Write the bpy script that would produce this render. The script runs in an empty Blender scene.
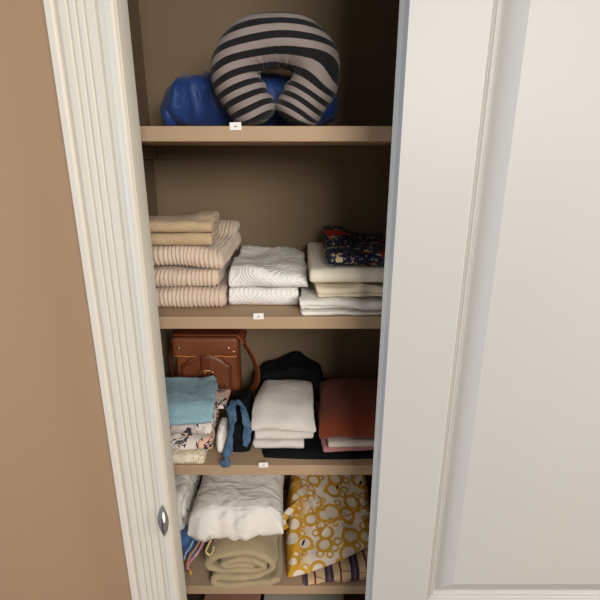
import bpy, bmesh, math, random
from mathutils import Vector, Matrix, noise

random.seed(7)
scene = bpy.context.scene
COL = scene.collection

# ------------------------------------------------------------------ camera
F_PX, PITCH, EYE = 451.0, math.radians(17.5), 1.55
cam_d = bpy.data.cameras.new('camera')
cam_d.sensor_fit = 'HORIZONTAL'; cam_d.sensor_width = 36.0
cam_d.lens = F_PX / 600.0 * 36.0
cam_d.clip_start = 0.05
cam = bpy.data.objects.new('camera', cam_d); COL.objects.link(cam)
cam.location = (0, 0, EYE)
cam.rotation_euler = (math.radians(90) - PITCH, 0, 0)
scene.camera = cam
SP, CP = math.sin(PITCH), math.cos(PITCH)

def P(px, py, Y):
    """world point seen at a photo position, standing at depth Y"""
    a = PITCH + math.atan((py - 300) / F_PX)
    Z = -Y * math.tan(a)
    d = Y * CP - Z * SP
    return Vector(((px - 300) / F_PX * d, Y, EYE + Z))

# ------------------------------------------------------------------ node helpers
class NB:
    def __init__(s, name):
        s.m = bpy.data.materials.new(name); s.m.use_nodes = True
        s.nt = s.m.node_tree; s.n = s.nt.nodes; s.l = s.nt.links
        s.bsdf = s.n['Principled BSDF']
    def node(s, t, **kw):
        x = s.n.new(t)
        for k, v in kw.items(): setattr(x, k, v)
        return x
    def put(s, sock, v):
        if hasattr(v, 'is_linked') or isinstance(v, bpy.types.NodeSocket): s.l.new(v, sock)
        else:
            if sock.type == 'RGBA' and len(v) == 3: v = (*v, 1)
            sock.default_value = v
    def math(s, op, a, b=0.0, clamp=False):
        x = s.node('ShaderNodeMath', operation=op, use_clamp=clamp)
        s.put(x.inputs[0], a); s.put(x.inputs[1], b)
        return x.outputs[0]
    def coord(s, kind='Object'):
        return s.node('ShaderNodeTexCoord').outputs[kind]
    def mapping(s, vec, scale=(1,1,1), rot=(0,0,0), loc=(0,0,0)):
        x = s.node('ShaderNodeMapping'); s.put(x.inputs['Vector'], vec)
        x.inputs['Scale'].default_value = scale; x.inputs['Rotation'].default_value = rot
        x.inputs['Location'].default_value = loc
        return x.outputs[0]
    def sep(s, vec):
        x = s.node('ShaderNodeSeparateXYZ'); s.put(x.inputs[0], vec); return x.outputs
    def noise(s, vec, scale, detail=2.0, rough=0.5, dist=0.0):
        x = s.node('ShaderNodeTexNoise'); s.put(x.inputs['Vector'], vec)
        x.inputs['Scale'].default_value = scale; x.inputs['Detail'].default_value = detail
        x.inputs['Roughness'].default_value = rough; x.inputs['Distortion'].default_value = dist
        return x.outputs['Fac']
    def voronoi(s, vec, scale, feature='F1', rnd=1.0, dims='3D'):
        x = s.node('ShaderNodeTexVoronoi', feature=feature, voronoi_dimensions=dims)
        s.put(x.inputs['Vector'], vec); x.inputs['Scale'].default_value = scale
        x.inputs['Randomness'].default_value = rnd
        return x
    def mix(s, fac, a, b):
        x = s.node('ShaderNodeMix', data_type='RGBA')
        s.put(x.inputs[0], fac); s.put(x.inputs[6], a); s.put(x.inputs[7], b)
        return x.outputs[2]
    def ramp(s, fac, lo, hi):
        x = s.node('ShaderNodeMapRange'); s.put(x.inputs[0], fac)
        x.inputs[1].default_value = lo; x.inputs[2].default_value = hi
        return x.outputs[0]
    def bump(s, h, strength=0.3, dist=0.002, prev=None):
        x = s.node('ShaderNodeBump'); s.put(x.inputs['Height'], h)
        x.inputs['Strength'].default_value = strength; x.inputs['Distance'].default_value = dist
        if prev is not None: s.l.new(prev, x.inputs['Normal'])
        return x.outputs[0]
    def done(s, color, rough=0.9, normal=None, metal=0.0, sheen=0.0, spec=0.3):
        b = s.bsdf
        s.put(b.inputs['Base Color'], color); s.put(b.inputs['Roughness'], rough)
        b.inputs['Metallic'].default_value = metal
        b.inputs['Sheen Weight'].default_value = sheen
        b.inputs['Specular IOR Level'].default_value = spec
        if normal is not None: s.l.new(normal, b.inputs['Normal'])
        return s.m

def srgb(r, g, b):
    f = lambda c: (c/255/12.92) if c/255 <= 0.04045 else ((c/255+0.055)/1.055)**2.4
    return (f(r), f(g), f(b))
def dim(c, k): return tuple(x*k for x in c)

def cloth_mat(name, col, weave=900, fuzz=0.35, rough=0.95, var=0.12, sheen=0.1, wr=0.0):
    n = NB(name); v = n.coord()
    a = n.noise(v, weave, 2); b = n.noise(v, 22, 3)
    c = n.mix(b, dim(col, 1-var), dim(col, 1+var*0.6))
    nm = n.bump(a, fuzz, 0.0015)
    if wr: nm = n.bump(n.noise(v, 38, 3, 0.55, 1.2), wr, 0.006, nm)
    return n.done(c, rough, nm, sheen=sheen, spec=0.15)

def terry_mat(name, col, scale=420, var=0.16):
    n = NB(name); v = n.coord()
    a = n.noise(v, scale*0.45, 3, 0.75); b = n.noise(v, 30, 3)
    c = n.mix(n.ramp(a, .3, .7), dim(col, 0.80), dim(col, 1.10)); c = n.mix(n.math('MULTIPLY', b, var*2), c, dim(col, 0.75))
    return n.done(c, 1.0, n.bump(a, 0.9, 0.005), sheen=0.2, spec=0.05)

def paint_mat(name, col, grain=True, rough=0.55):
    n = NB(name); v = n.coord()
    h = n.noise(n.mapping(v, (260, 260, 9)), 1.0, 3)
    h2 = n.noise(v, 240, 2)
    nm = n.bump(h if grain else h2, 0.10, 0.0015)
    c = n.mix(n.noise(v, 3.5, 2), dim(col, 0.97), dim(col, 1.02))
    return n.done(c, rough, nm, spec=0.35)

TAN = srgb(144, 117, 91)
M = {}
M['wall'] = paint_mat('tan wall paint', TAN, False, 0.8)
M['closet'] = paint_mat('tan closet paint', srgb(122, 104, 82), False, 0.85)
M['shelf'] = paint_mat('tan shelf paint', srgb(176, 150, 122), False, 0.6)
M['white'] = paint_mat('white door paint', srgb(167, 166, 164), True, 0.45)
M['trim'] = paint_mat('cream trim paint', srgb(188, 184, 175), False, 0.5)
M['floor'] = cloth_mat('beige carpet', srgb(150, 128, 105), 300, 0.8)

# ------------------------------------------------------------------ mesh helpers
def obj(name, bm, mat, parent=None, smooth=True):
    me = bpy.data.meshes.new(name)
    bmesh.ops.recalc_face_normals(bm, faces=bm.faces)
    bm.to_mesh(me); bm.free()
    if smooth:
        for p in me.polygons: p.use_smooth = True
    if mat is not None: me.materials.append(mat)
    o = bpy.data.objects.new(name, me); COL.objects.link(o)
    if parent is not None: o.parent = parent
    return o
def tag(o, label, cat, group=None):
    o['label'] = label; o['category'] = cat
    if group: o['group'] = group
    return o
def thing(name, label, cat, loc, rz=0.0, group=None):
    o = bpy.data.objects.new(name, None); COL.objects.link(o)
    o.empty_display_size = 0.05
    o.location = loc; o.rotation_euler = (0, 0, rz)
    return tag(o, label, cat, group)
def struct(name, bm, mat, parent=None, smooth=False):
    o = obj(name, bm, mat, parent, smooth)
    if parent is None: o['kind'] = 'structure'
    return o
def box(bm, x0, x1, y0, y1, z0, z1, bev=0.0):
    r = bmesh.ops.create_cube(bm, size=1.0)
    vs = r['verts']
    for v in vs:
        v.co = Vector(((x0+x1)/2 + v.co.x*(x1-x0), (y0+y1)/2 + v.co.y*(y1-y0), (z0+z1)/2 + v.co.z*(z1-z0)))
    if bev > 0:
        es = set(e for v in vs for e in v.link_edges)
        bmesh.ops.bevel(bm, geom=list(es), offset=bev, segments=3, profile=0.5, affect='EDGES')
    return bm
def nz(p, s, seed=0.0):
    return noise.noise(Vector((p[0]*s + seed*7.31, p[1]*s + seed*3.7, p[2]*s - seed*5.1)))
def ridge(p, s, seed=0.0):
    return 1.0 - abs(nz(p, s, seed))*2.0
def grid_faces(bm, rows, close_u=False):
    for i in range(len(rows)-1):
        a, b = rows[i], rows[i+1]; m = len(a)
        for j in range(m if close_u else m-1):
            k = (j+1) % m
            try: bm.faces.new((a[j], a[k], b[k], b[j]))
            except ValueError: pass
def resample(pts, step):
    pts = [Vector(p) for p in pts]
    L = [0.0]
    for i in range(1, len(pts)): L.append(L[-1] + (pts[i]-pts[i-1]).length)
    n = max(2, int(L[-1]/step)); out = []; j = 0
    for k in range(n+1):
        s = L[-1]*k/n
        while j < len(L)-2 and L[j+1] < s: j += 1
        t = (s-L[j])/max(1e-9, L[j+1]-L[j])
        out.append(pts[j].lerp(pts[j+1], min(1, max(0, t))))
    return out
def catmull(pts, sub=10):
    pts = [Vector(p) for p in pts]; P4 = [pts[0]] + pts + [pts[-1]]; out = []
    for i in range(1, len(P4)-2):
        a, b, c, d = P4[i-1:i+3]
        for k in range(sub):
            t = k/sub
            out.append(0.5*((2*b) + (c-a)*t + (2*a-5*b+4*c-d)*t*t + (3*b-a-3*c+d)*t**3))
    out.append(pts[-1]); return out

def fold_path(d, h, n, step=0.006):
    """cross-section (y, z) of a cloth folded into n layers, with its round fold at the front (y=0)"""
    t = h/n; R = (h-t)/2; pts = [(d, t/2), (R+t/2, t/2)]
    cy = R + t/2
    for k in range(1, 16):
        a = math.pi*k/16
        pts.append((cy - R*math.sin(a), h/2 - R*math.cos(a)))
    pts += [(cy, h-t/2), (d, h-t/2)]
    if n >= 3:
        for k in range(1, 8):
            a = math.pi*k/8
            pts.append((d + t/2*math.sin(a), h - t + t/2*math.cos(a)))
        z = h - 1.5*t; pts.append((d, z))
        if n == 3: pts.append((t*1.5, z))
        else:
            r = max(0.5*(z - 1.5*t), 0.0005); c2 = t*1.7 + r
            pts.append((c2, z))
            for k in range(1, 8):
                a = math.pi*k/8
                pts.append((c2 - r*math.sin(a), z - r + r*math.cos(a)))
            pts += [(c2, z-2*r), (d*0.95, z-2*r)]
    return resample([Vector((p[0], p[1])) for p in pts], step), t

def ribbon(bm, path, t, a0, a1, step, axis='X', rib=None, disp=None):
    """thick sheet following a 2-D path, extruded along an axis with rounded borders"""
    n = len(path); nrm = []
    for i in range(n):
        d = (path[min(n-1, i+1)] - path[max(0, i-1)]); d.normalize()
        nrm.append(Vector((-d.y, d.x)))
    r = min(t/2, abs(a1-a0)/4)
    st = [(a0 + r*(1-math.cos(k*math.pi/8)), math.sin(k*math.pi/8)) for k in range(5)]
    m = max(2, int((a1-a0-2*r)/step))
    st += [(a0 + r + (a1-a0-2*r)*k/m, 1.0) for k in range(1, m)]
    st += [(a1 - r*(1-math.cos(k*math.pi/8)), math.sin(k*math.pi/8)) for k in range(4, -1, -1)]
    rows = []
    for a, f in st:
        row = []
        e0 = (rib(a) if rib else 0.0)
        half0 = t/2*max(f, 0.05)
        def add(u, w):
            v = Vector((a, u, w)) if axis == 'X' else Vector((u, a, w))
            if disp: v = disp(v)
            row.append(bm.verts.new(v))
        for i in range(n):
            half = half0 + (rib(a + 0.0035*nz((a, i*0.006, 0), 28, t*99))*f if rib else 0.0); q = path[i] + nrm[i]*half; add(q.x, q.y)
        tg = (path[-1]-path[-2]).normalized(); q = path[-1] + tg*half*0.8; add(q.x, q.y)
        half = half0
        for i in range(n-1, -1, -1): q = path[i] - nrm[i]*half; add(q.x, q.y)
        tg = (path[0]-path[1]).normalized(); q = path[0] + tg*half*0.8; add(q.x, q.y)
        rows.append(row)
    grid_faces(bm, rows, True)
    for row in (rows[0], rows[-1]):
        for i in range(n-1):
            bm.faces.new((row[i], row[i+1], row[2*n-1-i], row[2*n-i]))
        bm.faces.new((row[n-1], row[n], row[n+1])); bm.faces.new((row[0], row[2*n], row[2*n+1]))
    return bm

def wrinkler(amp, scale, seed, fine=0.0, fs=60, keep=0.012, stretch=(1,1,1), extra=None):
    def f(v):
        p = (v.x*stretch[0], v.y*stretch[1], v.z*stretch[2])
        o = Vector((nz(p, scale, seed), nz(p, scale, seed+1.3), nz(p, scale, seed+2.9)))*amp
        if fine: o += Vector((nz(p, fs, seed+4), nz(p, fs, seed+5), nz(p, fs, seed+6)))*fine
        w = min(1.0, max(0.0, v.z/keep)); o.z *= w
        q = v + o
        if extra: q = extra(q)
        return q
    return f

def folded(name, label, cat, x0, x1, Yf, d, z0, h, n, mat, seed, group=None, rz=0.0, amp=0.004, scale=14, fine=0.0012,
           rib=None, xstep=0.006, extra=None, fs=60, tfill=0.93):
    xc = (x0+x1)/2; w = (x1-x0)/2
    path, t = fold_path(d, h, n)
    bm = bmesh.new()
    ribbon(bm, path, t*tfill, -w, w, xstep, 'X', rib, wrinkler(amp, scale, seed, fine, fs, extra=extra))
    mn = min(v.co.z for v in bm.verts)
    for v in bm.verts: v.co.z -= mn
    o = obj(name, bm, mat)
    o.location = (xc, Yf, z0 + 0.0006); o.rotation_euler = (0, 0, rz)
    tag(o, label, cat, group)
    o['_top'] = z0 + h
    return o

def tube(bm, pts, rad, seg=12, flat=1.0, up=Vector((0,1,0)), caps=True):
    pts = [Vector(p) for p in pts]; rows = []
    for i, p in enumerate(pts):
        d = (pts[min(len(pts)-1, i+1)] - pts[max(0, i-1)]).normalized()
        s = d.cross(up)
        if s.length < 1e-4: s = d.cross(Vector((1,0,0)))
        s.normalize(); u = s.cross(d).normalized()
        r = rad(i/(len(pts)-1)) if callable(rad) else rad
        rows.append([bm.verts.new(p + s*math.cos(2*math.pi*k/seg)*r + u*math.sin(2*math.pi*k/seg)*r*flat) for k in range(seg)])
    grid_faces(bm, rows, True)
    if caps:
        bm.faces.new(rows[0]); bm.faces.new(rows[-1])
    return bm

def strip3(bm, pts, width, thick, side=None):
    """flat strap along 3-D points; side(i) gives the direction of its width"""
    pts = [Vector(p) for p in pts]; rows = []
    n = len(pts)
    for i, p in enumerate(pts):
        d = (pts[min(n-1, i+1)] - pts[max(0, i-1)]).normalized()
        s = Vector(side(i/(n-1)) if callable(side) else side); s = (s - d*s.dot(d)).normalized()
        u = s.cross(d).normalized()
        w = width(i/(n-1)) if callable(width) else width
        h = thick/2
        c = [(-w/2, -h*0.4), (-w/2+h, -h), (0, -h), (w/2-h, -h), (w/2, -h*0.4), (w/2, h*0.4), (w/2-h, h), (0, h), (-w/2+h, h), (-w/2, h*0.4)]
        rows.append([bm.verts.new(p + s*a + u*b) for a, b in c])
    grid_faces(bm, rows, True); bm.faces.new(rows[0]); bm.faces.new(rows[-1])
    return bm

def mound(bm, x0, x1, y0, y1, nx, ny, hf, disp=None, zb=None):
    """closed heap of cloth lying flat underneath"""
    T, B = [], []
    for j in range(ny+1):
        rt, rb = [], []
        for i in range(nx+1):
            u, v = i/nx, j/ny
            # squircle the outline so that its corners are soft
            a, b = 2*u-1, 2*v-1
            k = 0.30
            a2 = a*math.sqrt(1 - k*b*b*0.5); b2 = b*math.sqrt(1 - k*a*a*0.5)
            x = (x0+x1)/2 + a2*(x1-x0)/2; y = (y0+y1)/2 + b2*(y1-y0)/2
            e = max(0.0, min(1.0, min(u, 1-u, v, 1-v)*2/0.22)); ed = math.sqrt(max(0, 1-(1-e)**2))
            z = hf(x, y)*(0.10 + 0.90*ed) if (0 < i < nx and 0 < j < ny) else 0.0025
            if zb: z += zb(x, y)
            p = Vector((x, y, z))
            if disp: p = disp(p)
            rt.append(bm.verts.new(p))
            rb.append(bm.verts.new(Vector((p.x, p.y, 0.0))) if (0 < i < nx and 0 < j < ny) else None)
        T.append(rt); B.append(rb)
    grid_faces(bm, T)
    ring = [T[0][i] for i in range(nx)] + [T[j][nx] for j in range(ny)] + [T[ny][i] for i in range(nx, 0, -1)] + [T[j][0] for j in range(ny, 0, -1)]
    for rb in B:
        for v in rb:
            if v is not None: bm.verts.remove(v)
    low = [bm.verts.new(Vector((v.co.x, v.co.y, zb(v.co.x, v.co.y) if zb else 0.0))) for v in ring]
    m = len(ring)
    for i in range(m): bm.faces.new((ring[i], ring[(i+1)%m], low[(i+1)%m], low[i]))
    bm.faces.new(low)
    return bm
def sstep(a, b, x):
    t = max(0.0, min(1.0, (x-a)/(b-a))); return t*t*(3-2*t)

# ------------------------------------------------------------------ the setting
XL, XR, YB = -0.435, 0.30, 1.40        # closet inside
JL, JR = -0.286, 0.165                  # jamb faces
YW0, YW1 = 0.82, 0.885                   # front wall
HEAD = 2.06; CEIL = 2.44

bm = bmesh.new()
box(bm, -3.0, JL-0.0185, YW0, 0.862, 0, CEIL); box(bm, JR+0.0185, 3.0, YW0, 0.862, 0, CEIL)
box(bm, JL-0.03, JR+0.03, YW0, YW1, HEAD+0.018, CEIL)
struct('wall_front', bm, M['wall'])
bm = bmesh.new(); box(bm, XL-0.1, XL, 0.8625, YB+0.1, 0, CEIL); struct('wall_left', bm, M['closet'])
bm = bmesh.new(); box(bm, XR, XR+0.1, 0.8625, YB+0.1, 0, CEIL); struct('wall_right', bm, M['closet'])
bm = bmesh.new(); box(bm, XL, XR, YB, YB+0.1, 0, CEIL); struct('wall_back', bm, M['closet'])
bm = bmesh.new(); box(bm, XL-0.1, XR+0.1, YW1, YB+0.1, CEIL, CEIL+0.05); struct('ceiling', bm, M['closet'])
bm = bmesh.new(); box(bm, -3.0, 3.0, -3.0, YB+0.1, -0.05, 0.0); struct('floor', bm, M['floor'])

# jambs (left, right, head)
bm = bmesh.new(); box(bm, JL-0.018, JL, 0.808, 0.862, 0, HEAD+0.018, 0.001); struct('trim_1', bm, M['trim'])
bm = bmesh.new(); box(bm, JR, JR+0.018, 0.808, 0.862, 0, HEAD+0.018, 0.001); struct('trim_2', bm, M['trim'])
bm = bmesh.new(); box(bm, JL, JR, 0.808, 0.862, HEAD, HEAD+0.018, 0.001); struct('trim_3', bm, M['trim'])

# fluted casing: profile u (0 = outer border, 1 = jamb) against how far it stands off the wall
CW = 0.108
prof = [(0, 0), (0, .020), (.012, .0225), (.10, .0225), (.125, .021), (.14, .0165), (.165, .0165), (.18, .019), (.205, .020), (.30, .0195),
        (.315, .0165), (.335, .016), (.355, .0185), (.42, .0185), (.435, .0155), (.455, .0155), (.475, .0178), (.535, .0178), (.55, .0148),
        (.57, .0148), (.59, .0168), (.70, .0165), (.715, .0125), (.745, .0125), (.755, .0155), (.80, .0160), (.83, .0145), (.85, .0175),
        (.90, .0205), (.95, .0205), (.985, .018), (1.0, .0125), (1.0, 0)]
prof = [(u, d if u < .13 or u > .98 else 0.0165 + (d-.0165)*0.7) for u, d in prof]
def casing(name, xo, sign, z1):
    bm = bmesh.new(); rows = []
    for z in (0.0, z1):
        rows.append([bm.verts.new((xo + sign*u*CW, YW0 - dp, z)) for u, dp in prof])
    grid_faces(bm, rows); bm.faces.new(rows[0]); bm.faces.new(rows[1])
    bmesh.ops.recalc_face_normals(bm, faces=bm.faces)
    return struct(name, bm, M['trim'])
cl = casing('trim_4', JL-CW-0.001, 1, HEAD+0.10)
casing('trim_5', JR+CW+0.001, -1, HEAD+0.10)
bm = bmesh.new(); rows = []
for x in (JL, JR): rows.append([bm.verts.new((x, YW0-dp, HEAD + (1-u)*CW)) for u, dp in prof])
grid_faces(bm, rows); bm.faces.new(rows[0]); bm.faces.new(rows[1]); struct('trim_6', bm, M['trim'])

# strike plate on the left casing
n = NB('worn steel'); M['steel'] = n.done(n.mix(n.noise(n.coord(), 120, 3), (.22,.22,.22), (.42,.42,.41)), 0.45, metal=0.35, spec=0.5)
n = NB('dark hole'); M['hole'] = n.done((.012,.012,.012), 0.8)
sp = P(163, 522, 0.797)
bm = bmesh.new(); H = 0.043; rows = []
for i in range(25):
    s = -1 + 2*i/24; w = 0.0115*(1-abs(s)**1.9) + 0.0003
    rows.append([bm.verts.new((sp.x + q*w + 0.0015*s, 0.8000 - 0.0055*(1-q*q)*(1-s*s) - 0.0006, sp.z + s*H)) for q in (-1, -.75, -.5, -.25, 0, .25, .5, .75, 1)])
grid_faces(bm, rows)
bmesh.ops.solidify(bm, geom=bm.faces[:], thickness=0.0012)
plate = obj('strike_plate', bm, M['steel'], cl); plate['label'] = 'steel lens-shaped strike plate'
bm = bmesh.new(); bmesh.ops.create_uvsphere(bm, u_segments=16, v_segments=10, radius=1.0)
for v_ in bm.verts: v_.co = Vector((sp.x + 0.0036 + v_.co.x*0.0030, 0.7945 + v_.co.y*0.0022, sp.z + 0.014 + v_.co.z*0.015))
n = NB('bright slot'); M['slot'] = n.done((.80,.78,.74), 0.4, metal=0.0)
obj('latch_slot', bm, M['slot'], plate)
bm = bmesh.new(); tube(bm, [(sp.x-0.001, 0.7962, sp.z-0.033), (sp.x-0.0012, 0.7940, sp.z-0.012), (sp.x-0.0010, 0.7938, sp.z+0.012)], 0.0011, 6)
obj('plate_groove', bm, M['hole'], plate)

# door folded open on the right: slab, moulded panels
DX0, DX1, DY, DT = 0.1585, 0.84, 0.75, 0.035
door = bpy.data.objects.new('door_1', None); COL.objects.link(door); door['kind'] = 'structure'
door.location = (DX0, DY, 0)
dw = DX1-DX0
ST = 0.1185
# panel profile: (inset from stile border, depth below the door face)
pp = [(0, 0), (.0015, .0005), (.004, .0048), (.0065, .0038), (.0085, .0070), (.0115, .0056), (.0140, .0088), (.0175, .0082), (.0215, .0140), (.0240, .0150), (.0560, .0012)]
def panel_faces(bm, x0, x1, z0, z1):
    loops = []
    for ins, dp in pp:
        loops.append([bm.verts.new((x, dp, z)) for x, z in ((x0+ins, z0+ins), (x1-ins, z0+ins), (x1-ins, z1-ins), (x0+ins, z1-ins))])
    grid_faces(bm, loops, True)
    bm.faces.new(loops[-1])
    return loops[0]
zb = [(0.012, 0.26), (P(430, 604, DY).z, 1.93)]
zpan = [(0.25, P(430, 604, DY).z - 0.13), (P(430, 604, DY).z, 1.90)]
DH = 2.03
for k, (a, b) in enumerate(zpan):
    bm = bmesh.new(); panel_faces(bm, ST, dw-ST, a, b)
    obj('moulded_panel', bm, M['white'], door, smooth=False)
bm = bmesh.new()
box(bm, 0, ST, 0, DT, 0.01, DH); box(bm, dw-ST, dw, 0, DT, 0.01, DH)
box(bm, ST, dw-ST, 0, DT, 0.01, zpan[0][0]); box(bm, ST, dw-ST, 0, DT, zpan[0][1], zpan[1][0]); box(bm, ST, dw-ST, 0, DT, zpan[1][1], DH)
box(bm, ST, dw-ST, 0.016, DT, zpan[0][0], zpan[0][1]); box(bm, ST, dw-ST, 0.016, DT, zpan[1][0], zpan[1][1])
obj('door_frame', bm, M['white'], door, smooth=False)
# ------------------------------------------------------------------ shelves
ZS = [EYE + 0.063, EYE - 0.357, EYE - 0.7715, EYE - 1.1875]
TH = 0.0305
for k, (z, lab) in enumerate(zip(ZS, ['tan painted closet shelf under the striped neck pillow, topmost of the four',
                            'tan painted closet shelf carrying ribbed towels and white coverlets',
                            'tan painted closet shelf carrying the brown leather bag',
                            'tan painted closet shelf carrying the rolled khaki blanket, lowest of the four'])):
    t = thing('closet_shelf', lab, 'shelf', (0, 1.0, z-TH), 0, 'closet shelves')
    bm = bmesh.new(); box(bm, XL+0.001, XR-0.001, 0, YB-1.0-0.001, 0, TH, 0.0018); obj('shelf_board', bm, M['shelf'], t, smooth=False)
    bm = bmesh.new(); box(bm, XL+0.02, XR-0.02, YB-1.0-0.02, YB-1.0-0.001, -0.036, -0.0005, 0.001); obj('rear_cleat', bm, M['closet'], t, smooth=False)
    for xa, xb in ((XL+0.001, XL+0.019), (XR-0.019, XR-0.001)):
        bm = bmesh.new(); box(bm, xa, xb, 0.03, YB-1.0-0.001, -0.036, -0.0005, 0.001); obj('side_cleat', bm, M['closet'], t, smooth=False)

# small paper tags on the shelf fronts
n = NB('tag paper'); M['paper'] = n.done((.86,.83,.80), 0.6)
n = NB('tag ink'); M['ink'] = n.done((.26,.24,.23), 0.7)
for (px, py, rot, k, lab) in ((235.5, 126.3, 0.02, 0, 'tiny white paper tag on the shelf front below the striped neck pillow'),
                         (258.5, 316.2, 0.03, 1, 'tiny white paper tag on the shelf front below the white coverlets'),
                         (263.5, 464.8, 0.05, 2, 'tiny white paper tag on the shelf front below the white towels')):
    c = P(px, py, 0.9985)
    t = thing('shelf_tag', lab, 'tag', (c.x, 0.9985, c.z), 0, 'paper tags on the shelf fronts')
    t.rotation_euler = (0, -rot, 0)
    w, h = 0.0122, 0.0077 if k == 0 else 0.0075
    bm = bmesh.new(); box(bm, -w, w, -0.0012, 0, -h, h, 0.0003); obj('paper', bm, M['paper'], t, smooth=False)
    bm = bmesh.new()
    for a, b, rr in ((0, -0.0004, .0016), (.0018, 0.0004, .0013), (-.0018, -.0010, .0010)):
        c2 = [bm.verts.new((a + rr*math.cos(q*math.pi/6)*1.3, -0.0015, b + rr*math.sin(q*math.pi/6)*0.8)) for q in range(12)]
        bm.faces.new(c2)
    obj('printed_mark', bm, M['ink'], t, smooth=False)

# ================================================================== TOP SHELF
# --- striped neck pillow
n = NB('striped jersey'); at = n.node('ShaderNodeAttribute', attribute_name='stripe')
s_ = n.math('FRACT', at.outputs['Fac'])
k1 = n.ramp(n.math('ABSOLUTE', n.math('SUBTRACT', s_, 0.5)), 0.238, 0.262)
v = n.coord()
c = n.mix(k1, (.012,.012,.013), srgb(142, 131, 128))
nm = n.bump(n.noise(v, 700, 2), 0.25, 0.001); nm = n.bump(n.noise(v, 30, 3, .5, 1.0), 0.25, 0.006, nm)
M['stripe'] = n.done(c, 0.9, nm, sheen=0.1, spec=0.15)

PYc = 1.085
ctl = [(257, 117), (248, 101), (236, 80), (238.5, 59), (254, 44.5), (276, 41), (298, 44.5), (313.5, 59), (316, 80), (304, 101), (295, 117)]
cen = catmull([P(a, b, PYc) for a, b in ctl], 10)
base = Vector((P(276, 126, PYc).x, PYc, ZS[0]))
cen = [p - base for p in cen]
cen = resample(cen, 0.005)
bm = bmesh.new(); rows = []; NS = 48; N_ = len(cen)
lay = bm.verts.layers.float.new('stripe')
# rounded ends: extend by hemispherical caps
def ring_at(p, d, r, fr, shrink):
    s = d.cross(Vector((0,1,0))).normalized()      # radial direction in the plane of the pillow
    ins = -1.0
    row = []
    for k in range(NS):
        a = 2*math.pi*k/NS
        ca, sa = math.cos(a), math.sin(a)
        rr = r*shrink
        q = p + s*ca*rr + Vector((0,1,0))*sa*rr*1.12
        row.append((q, ca, sa))
    return row
samples = []
for i in range(N_):
    d = (cen[min(N_-1, i+1)] - cen[max(0, i-1)]).normalized()
    f = i/(N_-1)
    r = 0.0515 + 0.001*math.cos((f-0.5)*math.pi*2)
    samples.append((cen[i], d, r, f, 1.0))
capA = []
p, d, r, f, _ = samples[0]
for k in range(7, 0, -1):
    a = k/7*math.pi/2; capA.append((p - d*r*0.35*math.sin(a), d, r, f, max(0.02, math.cos(a))))
p, d, r, f, _ = samples[-1]
capB = [(p + d*r*0.35*math.sin(k/7*math.pi/2), d, r, f, max(0.02, math.cos(k/7*math.pi/2))) for k in range(1, 8)]
allr = capA + samples + capB
for (p, d, r, f, sh) in allr:
    row = []
    for q, ca, sa in ring_at(p, d, r, f, sh):
        inward = max(0.0, (-(q - p)).normalized().dot((p - Vector((0, 0, 0.10))).normalized())) if (p - Vector((0,0,.10))).length > 1e-4 else 0
        # puckers where the inner seam gathers the cloth
        pk = 0.0022*inward*math.sin(f*150 + 2.0*math.sin(f*40))
        n3 = nz(q, 18, 3)*0.0028 + nz(q, 45, 9)*0.0009
        q2 = q + (q-p).normalized()*(pk + n3)
        x, z = q2.x, q2.z
        low = sstep(0.155, 0.07, z)
        st = z + low*(0.36 if x < 0 else 0.50)*abs(x) + (1-low)*(1.3*x*x - 0.06*x + 0.008) + 0.008*nz(q2, 9, 5)
        vv = bm.verts.new(q2); vv[lay] = st/0.0248 + 0.20
        row.append(vv)
    rows.append(row)
grid_faces(bm, rows, True); bm.faces.new(rows[0]); bm.faces.new(rows[-1])
for v in bm.verts:
    if v.co.z < 0.012: v.co.z = 0.0006 + max(0.0, (v.co.z+0.012)*0.5)
np_ = obj('neck_pillow', bm, M['stripe']); np_.location = base
tag(np_, 'black and grey striped U-shaped neck pillow standing on the top shelf', 'pillow')

# --- blue nylon sleeping bag bundle behind it
n = NB('blue nylon'); v = n.coord()
nm = n.bump(n.noise(v, 26, 4, .55, 1.6), 0.5, 0.008)
M['nylon'] = n.done(n.mix(n.noise(v, 12, 2), srgb(20, 48, 106), srgb(34, 70, 138)), 0.55, nm, spec=0.5, sheen=0.1)
bm = bmesh.new()
xl = P(163, 100, 1.22).x; xr = P(339, 100, 1.22).x
rows = []; NX, NA = 70, 40
for i in range(NX+1):
    u = i/NX; x = xl + (xr-xl)*u
    e = math.sqrt(max(0.0, 1 - (abs(2*u-1))**7)); e = max(e, 0.03)
    row = []
    for k in range(NA):
        a = 2*math.pi*k/NA
        cy, cz = math.cos(a), math.sin(a)
        pw = 0.75
        yy = math.copysign(abs(cy)**pw, cy)*0.085*e; zz = 0.062 + math.copysign(abs(cz)**pw, cz)*0.062*e
        q = Vector((x + 0.012*(zz-0.06)/0.06*(1-2*u), yy, zz))
        q += Vector((0, yy, zz-0.062)).normalized()*(nz((x, yy, zz), 14, 2)*0.011 + max(0, ridge((x*1.2+zz*.5, yy, zz*.6), 18, 6)-.2)*0.010) if True else Vector()
        row.append(bm.verts.new(q))
    rows.append(row)
grid_faces(bm, rows, True); bm.faces.new(rows[0]); bm.faces.new(rows[-1])
mn = min(v.co.z for v in bm.verts)
for v in bm.verts: v.co.z -= mn
t = thing('sleeping_bag', 'royal blue shiny nylon bundle lying behind the striped neck pillow', 'sleeping bag', (0, 1.245, ZS[0]+0.0006))
obj('rolled_body', bm, M['nylon'], t)
bm = bmesh.new(); rows = []
c0 = Vector((P(164, 108, 1.17).x, -0.075, 0))
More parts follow.
